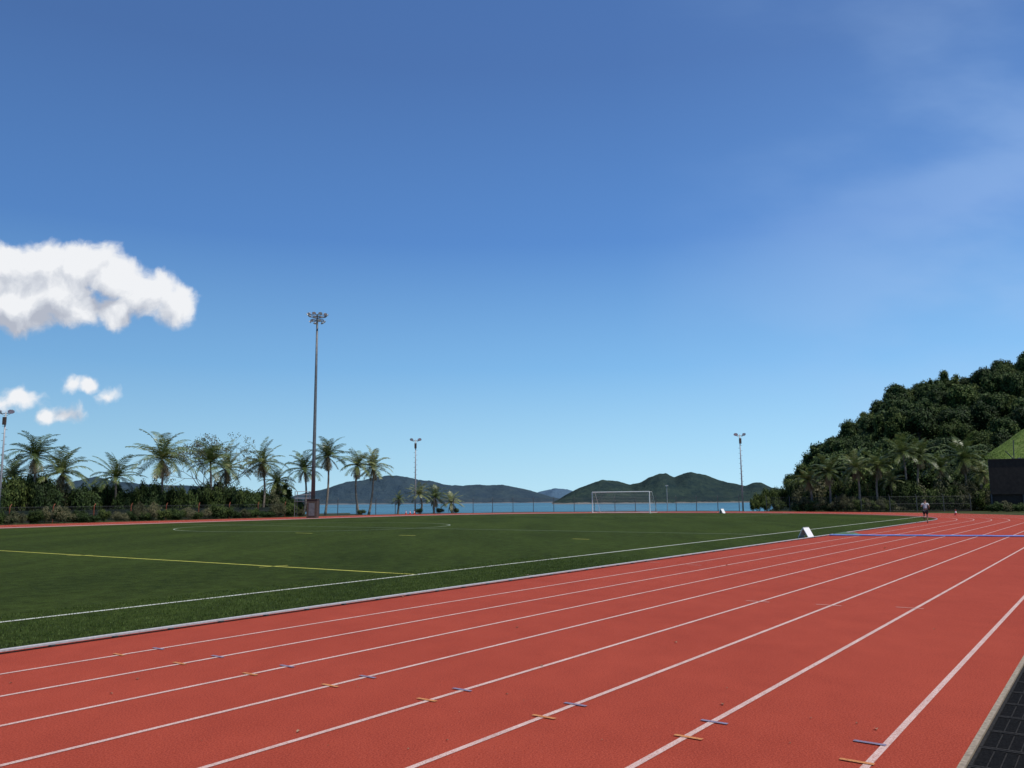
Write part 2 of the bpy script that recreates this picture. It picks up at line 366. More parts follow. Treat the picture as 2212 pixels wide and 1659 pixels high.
# ---------------------------------------------------------------- vegetation generators
def palm_crown(seed,dry=False,nf=25):
    rd=random.Random(seed); m=MB()
    for i in range(nf):
        az=i*2.399+rd.random()*.4; el=R(84-104*(i/nf)**.9+rd.uniform(-9,9)) if not dry else R(-35-rd.random()*40)
        L=rd.uniform(2.3,3.1)*(1 if not dry else .75); seg=11; p=Vector((0,0,0)); pts=[p.copy()]; e=el; dirs=[]
        droop=R(rd.uniform(4.5,9.5))*(1 if el>R(-10) else .6)
        for k in range(seg):
            dv=Vector((math.cos(az)*math.cos(e),math.sin(az)*math.cos(e),math.sin(e))); dirs.append(dv); p=p+dv*L/seg; pts.append(p.copy()); e-=droop*(.4+k/seg*1.1)
            e=max(e,R(-86))
        m.tube(pts,[.035*(1-k/(seg+1)) for k in range(seg+1)],3,False)
        side=Vector((-math.sin(az),math.cos(az),0)); tw=rd.uniform(-.5,.5)
        for k in range(2,seg*3):
            f=k/(seg*3); j=min(seg-1,int(f*seg)); q=pts[j].lerp(pts[j+1],f*seg-j); dv=dirs[j]; up=side.cross(dv)
            ll=.64*math.sin(math.pi*(.12+.82*f))**.7*rd.uniform(.75,1.15)
            for sg in (-1,1):
                if rd.random()<.08: continue
                d1=(side*sg*.9+dv*.75+up*(-.2+tw*sg*.5)+Vector((0,0,-.15-rd.random()*.3))).normalized()
                tip=q+d1*ll+Vector((0,0,-.13*ll)); mid=q+d1*ll*.5; wv=dv*.033
                m.add([q-wv*.6,mid-wv,tip,mid+wv,q+wv*.6],[(0,1,2,3,4)])
    me=m.build('crown_source',mPalmDry if dry else mPalm); d=me.data; bpy.data.objects.remove(me); return d
crowns=[palm_crown(s) for s in range(5)]; drys=[palm_crown(50+s,True,6) for s in range(3)]
def palm(x,ty,D,rpx,label,bx=None,group='palms along the far side of the track',name='palm_tree'):
    top=P(x,ty,D); base=PX(bx if bx is not None else x+random.uniform(-5,5),D); base.z=terr(base.x,base.y)-.05
    r=empty(name,base,0,label,'palm tree',group); tl=top-base; m=MB(); pts=[];rad=[]
    sway=Vector((random.uniform(-.35,.35),random.uniform(-.2,.2),0))
    for k in range(13):
        f=k/12; pts.append(tl*f+sway*math.sin(math.pi*f)); rad.append((.15-.06*f+(.05 if k==0 else 0))*(1+.08*(k%2)))
    m.tube(pts,rad,8); m.build('trunk',mTrunk,r,True)
    s=rpx*D/1771/2.15*random.uniform(.95,1.1)
    i=random.randrange(5); c=bpy.data.objects.new('crown',crowns[i]); C.objects.link(c); c.parent=r; c.location=tl; c.scale=(s,s,s*random.uniform(.9,1.1)); c.rotation_euler=(random.uniform(-.13,.13),random.uniform(-.13,.13),random.random()*6.28)
    if random.random()<.8:
        c=bpy.data.objects.new('dead_fronds',drys[i%3]); C.objects.link(c); c.parent=r; c.location=tl-Vector((0,0,.1)); c.scale=(s*.8,)*3; c.rotation_euler=(0,0,random.random()*6.28)
    return r
LP=[(28,1030,12,44,'short palm at the far left half sunk in dark shrubs'),(76,985,9,56,'tall palm near the left edge beside the thin floodlight post'),(134,1020,9,50,'lower palm just right of the tall leftmost palm'),
(250,1030,9,46,'lone medium palm with bent fronds between two gaps on the left'),(350,990,7,58,'large full palm standing alone with sky on both sides'),(455,998,9,50,'palm in front of the wispy bare tree'),(492,1012,14,44,'palm half hidden behind its neighbour at the wispy tree'),
(568,1000,9,46,'palm right of the wispy tree with a tall straight trunk'),(600,1042,12,36,'short palm leaning behind the palm left of the tall mast'),(657,1014,9,38,'slim palm immediately left of the tall floodlight mast'),(709,985,7,43,'tall palm immediately right of the tall floodlight mast'),
(772,1005,8,38,'left palm of the close pair right of the tall mast'),(806,1010,8,38,'right palm of the close pair, trunk leaning'),(905,1068,7,27,'small palm by the sea fence, left of three'),(940,1075,7,26,'small palm by the sea fence, middle of three'),(975,1085,6,26,'small palm by the sea fence, right of three'),(862,1079,8,16,'very small thin palm near the sea fence')]
bxs={709:703,772:776,806:797,350:346}
for x,ty,dD,rp,lb in LP: palm(x,ty,ODx(x)+dD,rp,lb,bxs.get(x))
RP=[(1745,1038,8,30,'leftmost palm at the foot of the wooded hill'),(1788,1020,8,34,'second palm from the left at the wooded hill'),(1850,1010,9,36,'palm with spread fronds in the left half of the hillside row'),(1897,1006,9,34,'fourth palm of the hillside row, before dark trees'),(1926,1040,7,26,'short palm between taller hillside palms'),(1950,978,10,40,'tallest palm left of the runner'),(1986,985,11,40,'tall palm directly above the runner'),(2030,1010,9,32,'smaller palm right of the runner'),(2082,990,9,46,'large wide palm left of the dark board'),(2122,1022,8,30,'palm touching the left end of the dark board')]
for x,ty,dD,rp,lb in RP: palm(x,ty,max(98,ODx(x)+dD-4),rp,lb,None,'palms at the foot of the hill')
def crown_mesh(seed,mat,rx=3.2,rz=2.6,nl=15,leaves=150,ls=.30,lobe=1.25,core=.66):
    rd=random.Random(seed); m=MB(); lobes=[]
    for i in range(nl):
        while True:
            v=Vector((rd.uniform(-1,1),rd.uniform(-1,1),rd.uniform(-.8,1)))
            if v.length<1: break
        v=v*.8; lobes.append((Vector((v.x*rx,v.y*rx,v.z*rz)),lobe*rd.uniform(.55,1.3)))
    for c,r in lobes:
        for k in range(int(leaves*r*r/(lobe*lobe))):
            d=Vector((rd.gauss(0,1),rd.gauss(0,1),rd.gauss(0,1)+.3)).normalized()
            p=c+d*r*(1-.42*rd.random()**2.2)*rd.choice((1,1,1.18))
            nrm=(d+Vector((rd.gauss(0,.5),rd.gauss(0,.5),rd.gauss(0,.5)+.15))).normalized(); a=nrm.orthogonal().normalized(); a.rotate(Matrix.Rotation(rd.random()*6.28,3,nrm)); b=nrm.cross(a)
            s=ls*rd.uniform(.6,1.35)
            m.add([p-a*s*.5,p-b*s*.36+nrm*s*.06,p+a*s*.5,p+b*s*.36+nrm*s*.06],[(0,1,2,3)])
    o=m.build('crown_source',mat); d=o.data; bpy.data.objects.remove(o)
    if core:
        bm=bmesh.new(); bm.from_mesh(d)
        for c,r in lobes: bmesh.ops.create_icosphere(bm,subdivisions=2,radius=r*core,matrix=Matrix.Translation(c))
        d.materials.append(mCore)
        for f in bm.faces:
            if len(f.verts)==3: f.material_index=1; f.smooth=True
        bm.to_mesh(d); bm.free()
    return d
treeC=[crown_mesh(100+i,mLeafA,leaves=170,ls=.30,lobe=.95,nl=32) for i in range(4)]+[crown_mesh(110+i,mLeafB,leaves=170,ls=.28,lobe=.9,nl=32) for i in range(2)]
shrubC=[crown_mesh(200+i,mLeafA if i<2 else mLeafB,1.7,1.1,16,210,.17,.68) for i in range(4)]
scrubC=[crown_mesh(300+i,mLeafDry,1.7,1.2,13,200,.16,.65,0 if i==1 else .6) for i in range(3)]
def trunk_mesh(seed,h,r,mat,nb=5,spread=1.6):
    rd=random.Random(seed); m=MB(); m.tube([(0,0,-.4),(rd.uniform(-.1,.1),0,h*.5),(0,rd.uniform(-.2,.2),h)],[r*1.3,r,r*.6],6)
    for i in range(nb):
        a=rd.random()*6.28; s=Vector((0,0,h*rd.uniform(.5,.95))); m.tube([s,s+Vector((math.cos(a)*spread*.5,math.sin(a)*spread*.5,h*.3)),s+Vector((math.cos(a)*spread,math.sin(a)*spread,h*.65))],[r*.5,r*.3,r*.12],4)
    o=m.build('trunk_source',mat); d=o.data; bpy.data.objects.remove(o); return d
treeT=[trunk_mesh(i,3.2,.17,mTrunkD) for i in range(3)]; shrubT=[trunk_mesh(20+i,.7,.05,mTrunkD,6,.9) for i in range(3)]
def plant(name,cat,crown,trunk,loc,s,label,group,cz,part='crown',sz=None):
    r=empty(name,loc,random.random()*6.28,label,cat,group); r.scale=(s,s,sz or s)
    a=bpy.data.objects.new('trunk' if cat=='tree' else 'stems',trunk); b=bpy.data.objects.new(part,crown)
    for o in (a,b): C.objects.link(o); o.parent=r
    b.location=(0,0,cz); return r
# hillside wood
pts=[]; tries=0
while len(pts)<295 and tries<20000:
    tries+=1; s=random.uniform(.335,.70); Y=random.uniform(112,182); X=s*Y
    if s>.565 and Y<122: continue
    if all((X-a)**2+(Y-b)**2>8.6 for a,b in pts): pts.append((X,Y))
for X,Y in pts:
    k=random.choice([0,0,1,1,2,2,3,3,4,5]); s=random.uniform(.48,.98)*(.8 if X/Y<.365 else 1)
    plant('hillside_tree','tree',treeC[k],treeT[k%3],(X,Y,terr(X,Y)),s,'dense green broadleaf tree in the wood on the right hillside','trees of the hillside wood',4.3,sz=s*random.uniform(.85,1.3))
def shrubs(L,name,label,group,kinds):
    for x,ytop,dD,wpx in L:
        D=max(ODx(x)+dD,0); g=PX(x,D); g.z=terr(g.x,g.y); top=P(x,ytop,D).z-g.z; s=wpx*D/1771/2.1
        k=random.choice(kinds); tr=shrubT[random.randrange(3)]
        plant(name,'shrub',k,tr,g,s,label,group,1.25,'foliage',max(.3,top/2.6))
U=random.uniform
L=[]
for x in range(-60,112,11): L.append((x,U(1003,1046),U(7,15),U(28,42)))
for x in range(100,345,11): L.append((x,U(1026,1064),U(6.5,14),U(20,36)))
for x in range(335,450,11): L.append((x,U(1038,1068),U(6.5,13),U(20,34)))
for x in range(440,650,11): L.append((x,U(1028,1066) if x<615 else U(1068,1084),U(6.5,13),U(20,34)))
shrubs(L,'shrub','dense green shrub behind the far track under the left palms','shrubs under the left palms',shrubC+[shrubC[0],shrubC[1],shrubC[2],scrubC[0]])
L=[(x+U(-8,8),U(1086,1106)+(0 if x>300 else 6),U(1.8,2.8),U(15,24)) for x in range(-40,655,18)]
shrubs(L,'shrub','low bushy shrub between the far track and the left fence','low shrubs along the left fence',[shrubC[0],shrubC[1],shrubC[2],scrubC[1],scrubC[2]])
shrubs([(781,1103,6,13)],'shrub','small isolated green shrub under the close pair of palms',None,[shrubC[2]])
shrubs([(905,1098,7,12),(950,1098,7,12),(985,1100,6,10)],'shrub','small shrub at the foot of the three small palms','shrubs under the small sea palms',[shrubC[3]])
L=[(1627,1075,8,12),(1640,1062,9,18),(1662,1050,10,22),(1685,1045,12,22),(1705,1040,12,22),(1725,1030,12,24),(1650,1080,6,16),(1680,1078,6,18)]
shrubs(L,'shrub','rounded bright green shrub at the left foot of the wooded hill','shrubs left of the wooded hill',[shrubC[2],shrubC[3]])
L=[(x,U(1026,1058),U(7,10),U(24,32)) for x in range(1735,2150,15)]+[(x,U(1064,1084),3.0,U(17,24)) for x in range(1725,2140,16)]
shrubs([(x,y,d+max(0,97-ODx(x)-d),w) for x,y,d,w in L],'shrub','dry brownish green scrub under the hillside palms','scrub under the hillside palms',scrubC+[shrubC[3],shrubC[0]])
shrubs([(x,U(992,1020),100-ODx(x)+U(0,3),U(18,24)) for x in range(2090,2122,10)],'shrub','tall leafy shrub hiding the left end of the grass bank','shrubs at the end of the grass bank',[shrubC[2],shrubC[0],scrubC[0]])
# wispy bare tree
D=ODx(455)+15; b=PX(462,D); b.z=-.1; wt=empty('wispy_tree',b,0,'tall wispy tree with thin bare branches behind the left palms','tree')
rd=random.Random(5); m=MB(); lf=MB()
def br(p,d,l,r,dep):
    q=p+d*l; m.tube([p,p.lerp(q,.5)+Vector((rd.uniform(-1,1),rd.uniform(-1,1),rd.uniform(-1,1)))*l*.06,q],[r,r*.8,r*.6],4,False)
    if dep==0:
        for _ in range(9):
            c=q+Vector((rd.gauss(0,.22),rd.gauss(0,.22),rd.gauss(0,.18))); a=Vector((rd.gauss(0,1),rd.gauss(0,1),rd.gauss(0,1))).normalized()*.09; e=a.orthogonal().normalized()*.05
            lf.add([c-a,c-e,c+a,c+e],[(0,1,2,3)])
        return
    for _ in range(rd.choice([2,3,3])):
        nd=(d+Vector((rd.gauss(0,.5),rd.gauss(0,.4),rd.gauss(.02,.32)))).normalized(); br(q,nd,l*rd.uniform(.62,.85),r*.62,dep-1)
for a in (-.55,-.2,.15,.5): br(Vector((0,0,1.0)),Vector((a*1.1,0,1)).normalized(),2.7,.09,5)
m.tube([(0,0,0),(0,0,1.1)],[.22,.18],6)
m.build('trunk',mTwig,wt); lf.build('foliage',mLeafDry,wt)
# ---------------------------------------------------------------- fences
def fence(name,x0,x1,dD,hgt,sp,mat,label,net=None,minD=0,pw=.07):
    r=empty(name,(0,0,0),0,label,'fence'); pts=[]; x=x0; last=None
    while x<=x1:
        g=PX(x,max(minD,ODx(x)+dD))
        if last is None or (g-last).length>=sp: pts.append(g); last=g
        x+=2
    for g in pts:
        m=MB(); m.box((g.x,g.y,hgt/2-.03),(pw,pw,hgt+.06)); m.tube([(g.x,g.y,hgt),(g.x,g.y+.25,hgt+.25)],.025,4); m.build('post',mat,r)
    m=MB()
    for z in (.08,hgt*.5,hgt-.03): m.tube([(g.x,g.y,z) for g in pts],.010,4)
    m.build('rail',mFence,r); m=MB()
    for a,b in zip(pts,pts[1:]):
        K=13
        for k in range(-K,K):
            for sg in (1,-1):
                f0,f1=k/K,(k+K)/K; z0,z1=0.,1.
                if f0<0: z0=-f0; f0=0
                if f1>1: z1=1-(f1-1); f1=1
                if sg<0: z0,z1=1-z0,1-z1
                p=a.lerp(b,f0); q=a.lerp(b,f1); u=Vector((p.x,p.y,.08+z0*(hgt-.11))); v=Vector((q.x,q.y,.08+z1*(hgt-.11)))
                if (u-v).length>.05: m.tube([u,v],.0025,3,False)
    m.build('wire_mesh',mFence,r)
    if net:
        m=MB()
        for a,b in zip(pts,pts[1:]):
            o=Vector((0,.06,0)); m.add([Vector((a.x,a.y,.1))+o,Vector((b.x,b.y,.1))+o,Vector((b.x,b.y,hgt-.35))+o,Vector((a.x,a.y,hgt-.35))+o],[(0,1,2,3)])
        m.build('wind_net',net,r)
fence('netted_fence',-80,655,4.6,1.45,3.6,mOrange,'fence with thin orange posts and dark netting under the left palms',mMeshG,pw=.05)
fence('sea_fence',690,1640,3.4,1.85,2.7,mFence,'thin grey chain link fence in front of the sea',pw=.08)
fence('hill_fence',1655,2135,3.4,1.7,3.0,mFence,'chain link fence at the foot of the wooded hill',minD=95)
# ---------------------------------------------------------------- floodlights
def lamp(parent,p,az,tilt,s=.5):
    m=MB(); q=Matrix.Rotation(az,3,'Z')@Matrix.Rotation(tilt,3,'X'); n=8
    prof=[(.12,-.18),(.26,-.12),(.40,.10),(.43,.16)]
    vs=[];fs=[]
    for rr,y in prof:
        for k in range(n):
            a=2*math.pi*(k+.5)/n; vs.append(Vector(p)+q@(Vector((rr*math.cos(a)*1.1,y,rr*math.sin(a)*.8))*s))
    for i in range(len(prof)-1):
        for k in range(n): fs.append((i*n+k,i*n+(k+1)%n,(i+1)*n+(k+1)%n,(i+1)*n+k))
    fs.append(tuple(range(n)))
    m.add(vs,fs); l=m.build('lamp',mSteelL,parent)
    m=MB(); m.add([Vector(p)+q@(Vector((.41*math.cos(2*math.pi*(k+.5)/n)*1.1,.155,.41*math.sin(2*math.pi*(k+.5)/n)*.8))*s) for k in range(n)],[tuple(range(n))]); m.build('glass',mGlass,l)
Dm=87.; bse=PX(676,Dm); mast=empty('floodlight_mast',bse,0,'very tall tapered stadium floodlight mast with a ring of lamps','floodlight mast')
topz=P(683,690,Dm).z; m=MB(); m.tube([(0,0,1.9),(0,0,topz*.35),(0,0,topz*.7),(0,0,topz)],[.22,.18,.14,.10],12); m.build('pole',mSteel,mast,True)
m=MB(); m.box((0,0,.95),(1.05,1.0,1.9)); m.box((0,0,1.93),(1.15,1.1,.06)); m.build('pedestal',mRust,mast)
m=MB(); m.box((0,-.515,.9),(.6,.03,1.3)); m.box((.22,-.54,.95),(.03,.03,.16)); m.build('cabinet_door',mSteel,mast)
m=MB()
for rr,z in ((.95,topz+.35),(.7,topz-.1)):
    m.tube([(rr*math.cos(a*math.pi/8),rr*math.sin(a*math.pi/8),z) for a in range(17)],.035,5,False)
    for a in range(8): m.tube([(0,0,z),(rr*math.cos(a*math.pi/4),rr*math.sin(a*math.pi/4),z)],.025,4)
m.tube([(0,0,topz),(0,0,topz+.5)],.09,8); m.build('lamp_ring',mSteel,mast)
for k in range(10):
    a=k*math.pi/5+.2; lamp(mast,(1.0*math.cos(a),1.0*math.sin(a),topz+.5),a-math.pi/2,-.75,.5)
for k in range(6):
    a=k*math.pi/3; lamp(mast,(.75*math.cos(a),.75*math.sin(a),topz-.25),a-math.pi/2,-.75,.46)
pb=PX(655,Dm+6); r=empty('metal_platform',pb,0,'small grey metal railing platform left of the mast pedestal','platform'); m=MB()
hp=P(655,1083,Dm+6).z
m.box((0,0,hp),(1.7,1.2,.08)); m.build('deck',mSteel,r)
for X in (-.8,.8):
    for Y in (-.5,.5): m=MB(); m.tube([(X,Y,0),(X,Y,hp+1.1)],.04,5); m.build('leg',mSteel,r)
m=MB()
for z in (.35,.72,1.08):
    m.tube([(-.8,-.5,hp+z),(.8,-.5,hp+z)],.025,4); m.tube([(-.8,.5,hp+z),(.8,.5,hp+z)],.025,4); m.tube([(-.8,-.5,hp+z),(-.8,.5,hp+z)],.025,4); m.tube([(.8,-.5,hp+z),(.8,.5,hp+z)],.025,4)
m.build('railing',mSteelL,r)
def post(xb,xt,yt,D,label):
    b=PX(xb,D); b.z=terr(b.x,b.y); t=P(xt,yt,D); h=t.z-b.z
    r=empty('floodlight_post',b,0,label,'floodlight post','slim floodlight posts around the field')
    m=MB(); m.tube([(0,0,0),(0,0,h*.6),(0,0,h+.15)],[.11,.085,.06],8); m.build('pole',mSteelL,r,True)
    m=MB(); k=0; z=2.2
    while z<h-1.1: sg=1 if k%2 else -1; m.tube([(0,0,z),(sg*.26,0,z)],.018,4); z+=.33; k+=1
    m.build('climbing_steps',mSteel,r)
    m=MB(); m.tube([(-.5,0,h),(.5,0,h)],.035,5); m.tube([(-.5,0,h),(0,0,h-.25),(.5,0,h)],.02,4); m.build('crossarm',mSteel,r)
    m=MB(); m.box((-.0,-.14,h-.7),(.28,.18,.7)); m.build('control_box',mRust,r)
    lamp(r,(-.5,-.05,h+.18),math.pi*.85,-.45,.62); lamp(r,(.5,-.05,h+.18),-math.pi*.85,-.45,.62)
    return r
post(897,898,952,ODx(897)+6,'slim pale floodlight post with two lamps beside three small palms')
post(1604,1596,941,ODx(1604)+4,'slim pale floodlight post with two lamps right of the goal')
post(-2,10,893,ODx(5)+6,'slim floodlight post with two lamps at the left edge')
b=PX(1441,122); r=empty('lamp_post',b,0,'small lone lamp pole behind the sea fence right of the goal','lamp post'); b.z=terr(b.x,b.y); r.location=b; zt=P(1441,1050,122).z-b.z
m=MB(); m.tube([(0,0,0),(0,0,zt)],[.07,.045],6); m.build('pole',mSteelL,r); m=MB(); m.box((0,-.05,zt+.06),(.4,.22,.14)); m.build('lamp',mSteelL,r)
# ---------------------------------------------------------------- goal
pl,pr=G(1280,1108.3),G(1404,1108.8); go=empty('football_goal',(pl+pr)/2,0,'white football goal with net at the far end of the turf','goal')
c0=(pl+pr)/2; a=pl-c0; b=pr-c0; bk=Vector((dd.x,dd.y,0))*1.9; gh=2.5; rr=.055
for p in (a,b): m=MB(); m.tube([p,p+Vector((0,0,gh))],rr,8); m.build('post',mWpaint,go)
m=MB(); m.tube([a+Vector((0,0,gh)),b+Vector((0,0,gh))],rr,8); m.build('crossbar',mWpaint,go)
m=MB()
for p in (a,b): m.tube([p+Vector((0,0,gh)),p+bk*.35+Vector((0,0,gh)),p+bk+Vector((0,0,.05)),p+Vector((0,0,.05))],.022,6)
m.tube([a+bk+Vector((0,0,.05)),b+bk+Vector((0,0,.05))],.025,6); m.build('net_frame',mWpaint,go)
m=MB(); nw=36
for i in range(nw+1):
    p=a.lerp(b,i/nw); m.tube([p+Vector((0,0,gh)),p+bk*.35+Vector((0,0,gh-.05)),p+bk+Vector((0,0,.05))],.004,3,False)
for j in range(14):
    z=.05+j*gh/14; f=.35+.65*(1-z/gh); m.tube([a+Vector((0,0,z)),a+bk*f+Vector((0,0,z)),b+bk*f+Vector((0,0,z)),b+Vector((0,0,z))],.004,3,False)
m.build('net',mNet,go)
# ---------------------------------------------------------------- A-frame boards
def aframe(x0,x1,yb,yt,label):
    p=G((x0+x1)/2,yb-.5); D=p.y; w=(x1-x0)*D/1771; h=(yb-yt)*D/1771
    r=empty('a_frame_board',p,0,label,'a-frame board','white a-frame boards beside the kerb'); r.rotation_euler=(0,0,R(-48))
    wd=w*.72
    for sg in (-1,1):
        m=MB(); L_=math.hypot(w*.36,h)
        c=Vector((sg*w*.18,0,h/2)); qq=Matrix.Rotation(-math.atan2(sg*w*.36,h),3,'Y'); m.box(c,(.03,wd,L_-.03),0,qq)
        m.build('panel',mWpaint,r)
        m=MB()
        for Y in (-wd/2+.04,wd/2-.04): m.box((sg*w*.36,Y,.02),(.07,.05,.04))
        m.build('foot',mRubber,r)
    m=MB(); m.tube([(0,-wd/2,h),(0,wd/2,h)],.022,6); m.build('hinge',mSteelL,r)
    m=MB(); m.box((0,0,h*.35),(w*.30,.02,.03)); m.build('brace',mSteel,r)
aframe(1725,1758,1162,1141,'white folding a-frame board standing at the near kerb')
aframe(1553,1567,1109.5,1100,'tiny white a-frame board at the far end of the turf')
bg=G(1830,1157)
m2=bmesh.new(); bmesh.ops.create_icosphere(m2,subdivisions=3,radius=1)
for v in m2.verts:
    n_=mn.noise(v.co*2.2)*.18; v.co=Vector((v.co.x*.60*(1+n_),v.co.y*.30*(1+n_),max(-.02,v.co.z*.12*(1+n_*2))))
me=bpy.data.meshes.new('green_bag'); m2.to_mesh(me); m2.free(); me.materials.append(mGreenBag)
o=bpy.data.objects.new('sandbag',me); C.objects.link(o); o.location=(bg.x,bg.y,.03); o.rotation_euler=(0,0,-.5); tag(o,'flat dull green sandbag lying on the kerb end of the blue hose','sandbag')
a=G(1792,1157.5); b=G(2320,1160.5); m=MB(); pts=[]
for k in range(40):
    f=k/39; p=a.lerp(b,f); p.z=.034+.004*math.sin(k*1.3); p.y+=.05*math.sin(k*.6); pts.append(p)
m.tube(pts,.034,8); hose=m.build('blue_hose',mBlue,None,True); tag(hose,'straight bright blue hose stretched across the red track','hose')
def cone(x,y,h,label,group=None,mt=mRed):
    g=G(x,y); r=empty('marker_cone',g,0,label,'cone',group)
    m=MB(); m.box((0,0,.015),(h*.62,h*.62,.03)); m.build('base',mt,r)
    m=MB(); m.tube([(0,0,.03),(0,0,h*.45)],[h*.24,h*.15],12,False); m.tube([(0,0,h*.7),(0,0,h)],[h*.10,h*.04],12); m.build('body',mt,r)
    m=MB(); m.tube([(0,0,h*.45),(0,0,h*.7)],[h*.152,h*.102],12,False); m.build('white_band',mWpaint,r)
cone(2065,1113,.5,'red and white cone at the bend right of the runner')
for x,l in ((877,'left'),(886,'middle'),(895,'right')): cone(x,1111,.5,'small red cone, %s of the three by the sea palms'%l,'small cones on the far track')
# dark board and grass bank at right
D=92.; x0,x1=2141,2360
p0=PX(x0,D); p1=PX(x1,D-4); r=empty('dark_board',p0,0,'large dark brown board on posts at the right edge below the grass bank','board')
zt=P(x0,993,D).z; zb=P(x0,1068,D).z; L=(p1-p0); ang=math.atan2(L.y,L.x)
m=MB(); m.box(L/2+Vector((0,0,(zt+zb)/2)),(L.length,.12,zt-zb),ang); m.build('panel',mPanel,r)
m=MB(); m.box(L/2+Vector((0,-.02,zt+.03)),(L.length+.1,.2,.05),ang); m.build('top_trim',mRust,r)
for k in range(4): m=MB(); m.box(L*(k/3*.98+.01)+Vector((0,.14,zt/2-.05)),(.14,.14,zt),ang); m.build('post',mFence,r)
m=MB(); m.box(L/2+Vector((0,.30,zb/2)),(L.length,.06,zb),ang); m.build('lower_wall',mPanel,r)
shrubs([(x,1084+U(-4,4),89-ODx(x),20) for x in (2150,2172,2196,2222)],'shrub','low scrub in front of the foot of the dark board','scrub at the dark board',[scrubC[0],shrubC[1]])
m=MB(); nu,nv=40,20; vs=[]
for j in range(nv+1):
    v=j/nv
    for i in range(nu+1):
        u=i/nu; x=2095+u*360; yt=interp([(2095,1040),(2125,995),(2160,968),(2212,935),(2300,885),(2465,810)],x)
        Dj=97+v*20; zb_=P(2141,1015,97).z*sm(2095,2150,x); ztp=P(x,yt,117).z
        p=PX(x,Dj); z=-.1+ (zb_+.1)*sm(0,.12,v)+(ztp-zb_)*max(0,v-.05)/.95; p.z=z+mn.fractal(Vector((p.x*.4,p.y*.4,0)),1.,2.,4)*.3*(v>0); vs.append(p)
m.add(vs,[(j*(nu+1)+i,j*(nu+1)+i+1,(j+1)*(nu+1)+i+1,(j+1)*(nu+1)+i) for j in range(nv) for i in range(nu)])
struct(m.build('grass_bank',mBank,smooth=True),'bright green grassy bank above the dark board','grass bank')
tm=MB()
for q in range(12000):
    j=random.randrange(2,nv); i=random.randrange(0,nu); a=vs[j*(nu+1)+i]; b=vs[j*(nu+1)+i+1]; c=vs[(j+1)*(nu+1)+i]; d_=vs[(j+1)*(nu+1)+i+1]
    u,v=rn(),rn(); p=(a.lerp(b,u)).lerp(c.lerp(d_,u),v); h=U(.04,.13)*(1.5 if mn.noise(p*.35)>.2 else 1); an=rn()*3.14; wx,wy=math.cos(an)*.04,math.sin(an)*.04
    tm.add([(p.x-wx,p.y-wy,p.z-.05),(p.x+wx,p.y+wy,p.z-.05),(p.x+U(-.08,.08),p.y+U(-.08,.08),p.z+h)],[(0,1,2)])
mTuft=foliage('bank_tuft',[(.1,(.06,.095,.018)),(.5,(.13,.19,.04)),(.9,(.25,.28,.10))],.8,0,.5,.1,0)
tag(tm.build('grass_tufts',mTuft),'long green grass growing on the bank above the dark board','grass',kind='stuff')
b=PX(2196,95); b.z=P(2196,1000,95).z; r=empty('tilted_floodlight',b,0,'dark floodlight on a slanted arm above the dark board','floodlight')
m=MB(); m.tube([(0,0,-1),(.2,0,2.6)],.05,6); m.build('pole',mFence,r)
m=MB(); m.tube([(.15,0,.3),(-1.0,-.3,1.35)],.05,6); m.box((.35,-.1,.25),(.9,.5,.14),0,Matrix.Rotation(R(-38),3,'Y')); m.build('arm',mFence,r)
# ---------------------------------------------------------------- fallen leaves
mLf=foliage('fallen_leaf_brown',[(.2,(.10,.05,.025)),(.8,(.38,.26,.16))],.8,.1,3.)
def leafmesh(sd):
    rd=random.Random(sd); m=MB(); n=6; vs=[]
    for i in range(n+1):
        f=i/n; w=.35*math.sin(math.pi*f)+.02; z=.22*math.sin(math.pi*f)+rd.uniform(0,.06)
        vs+=[(-w,f-.5,z+.22*w),(0,f-.5,z*.5),(w,f-.5,z+.3*w)]
    m.add(vs,[(3*i,3*i+1,3*i+4,3*i+3) for i in range(n)]+[(3*i+1,3*i+2,3*i+5,3*i+4) for i in range(n)])
    o=m.build('leafsrc',mLf); d=o.data; bpy.data.objects.remove(o); return d
lm=[leafmesh(i) for i in range(4)]
px=[(1562,1523,.05),(1893,1577,.038),(1851,1564,.024),(1752,1553,.028),(1460,1389,.042),(1170,1440,.035),(1117,1357,.04),(1095,1501,.03),(645,1582,.04),(1912,1185,.10),(2080,1254,.07),(297,1468,.04),(240,1500,.03),(23,1477,.03),(1570,1222,.06),(870,1291,.06),(880,1288,.05),(2018,1360,.03),(1300,1600,.02)]
for i in range(16): px.append((random.uniform(50,2150),random.uniform(1330,1640),random.uniform(.012,.022)))
for x,y,s in px:
    g=G(x,y)
    if nt_of(g)[1]>nEdge-.05 or nt_of(g)[1]<nk+.1: continue
    o=bpy.data.objects.new('fallen_leaf',random.choice(lm)); C.objects.link(o); o.location=(g.x,g.y,.006); o.scale=(s,s,s); o.rotation_euler=(random.uniform(-.2,.2),random.uniform(-.2,.2),random.random()*6.28)
    tag(o,'small dry curled leaf lying on the red track','leaf','fallen leaves on the track')
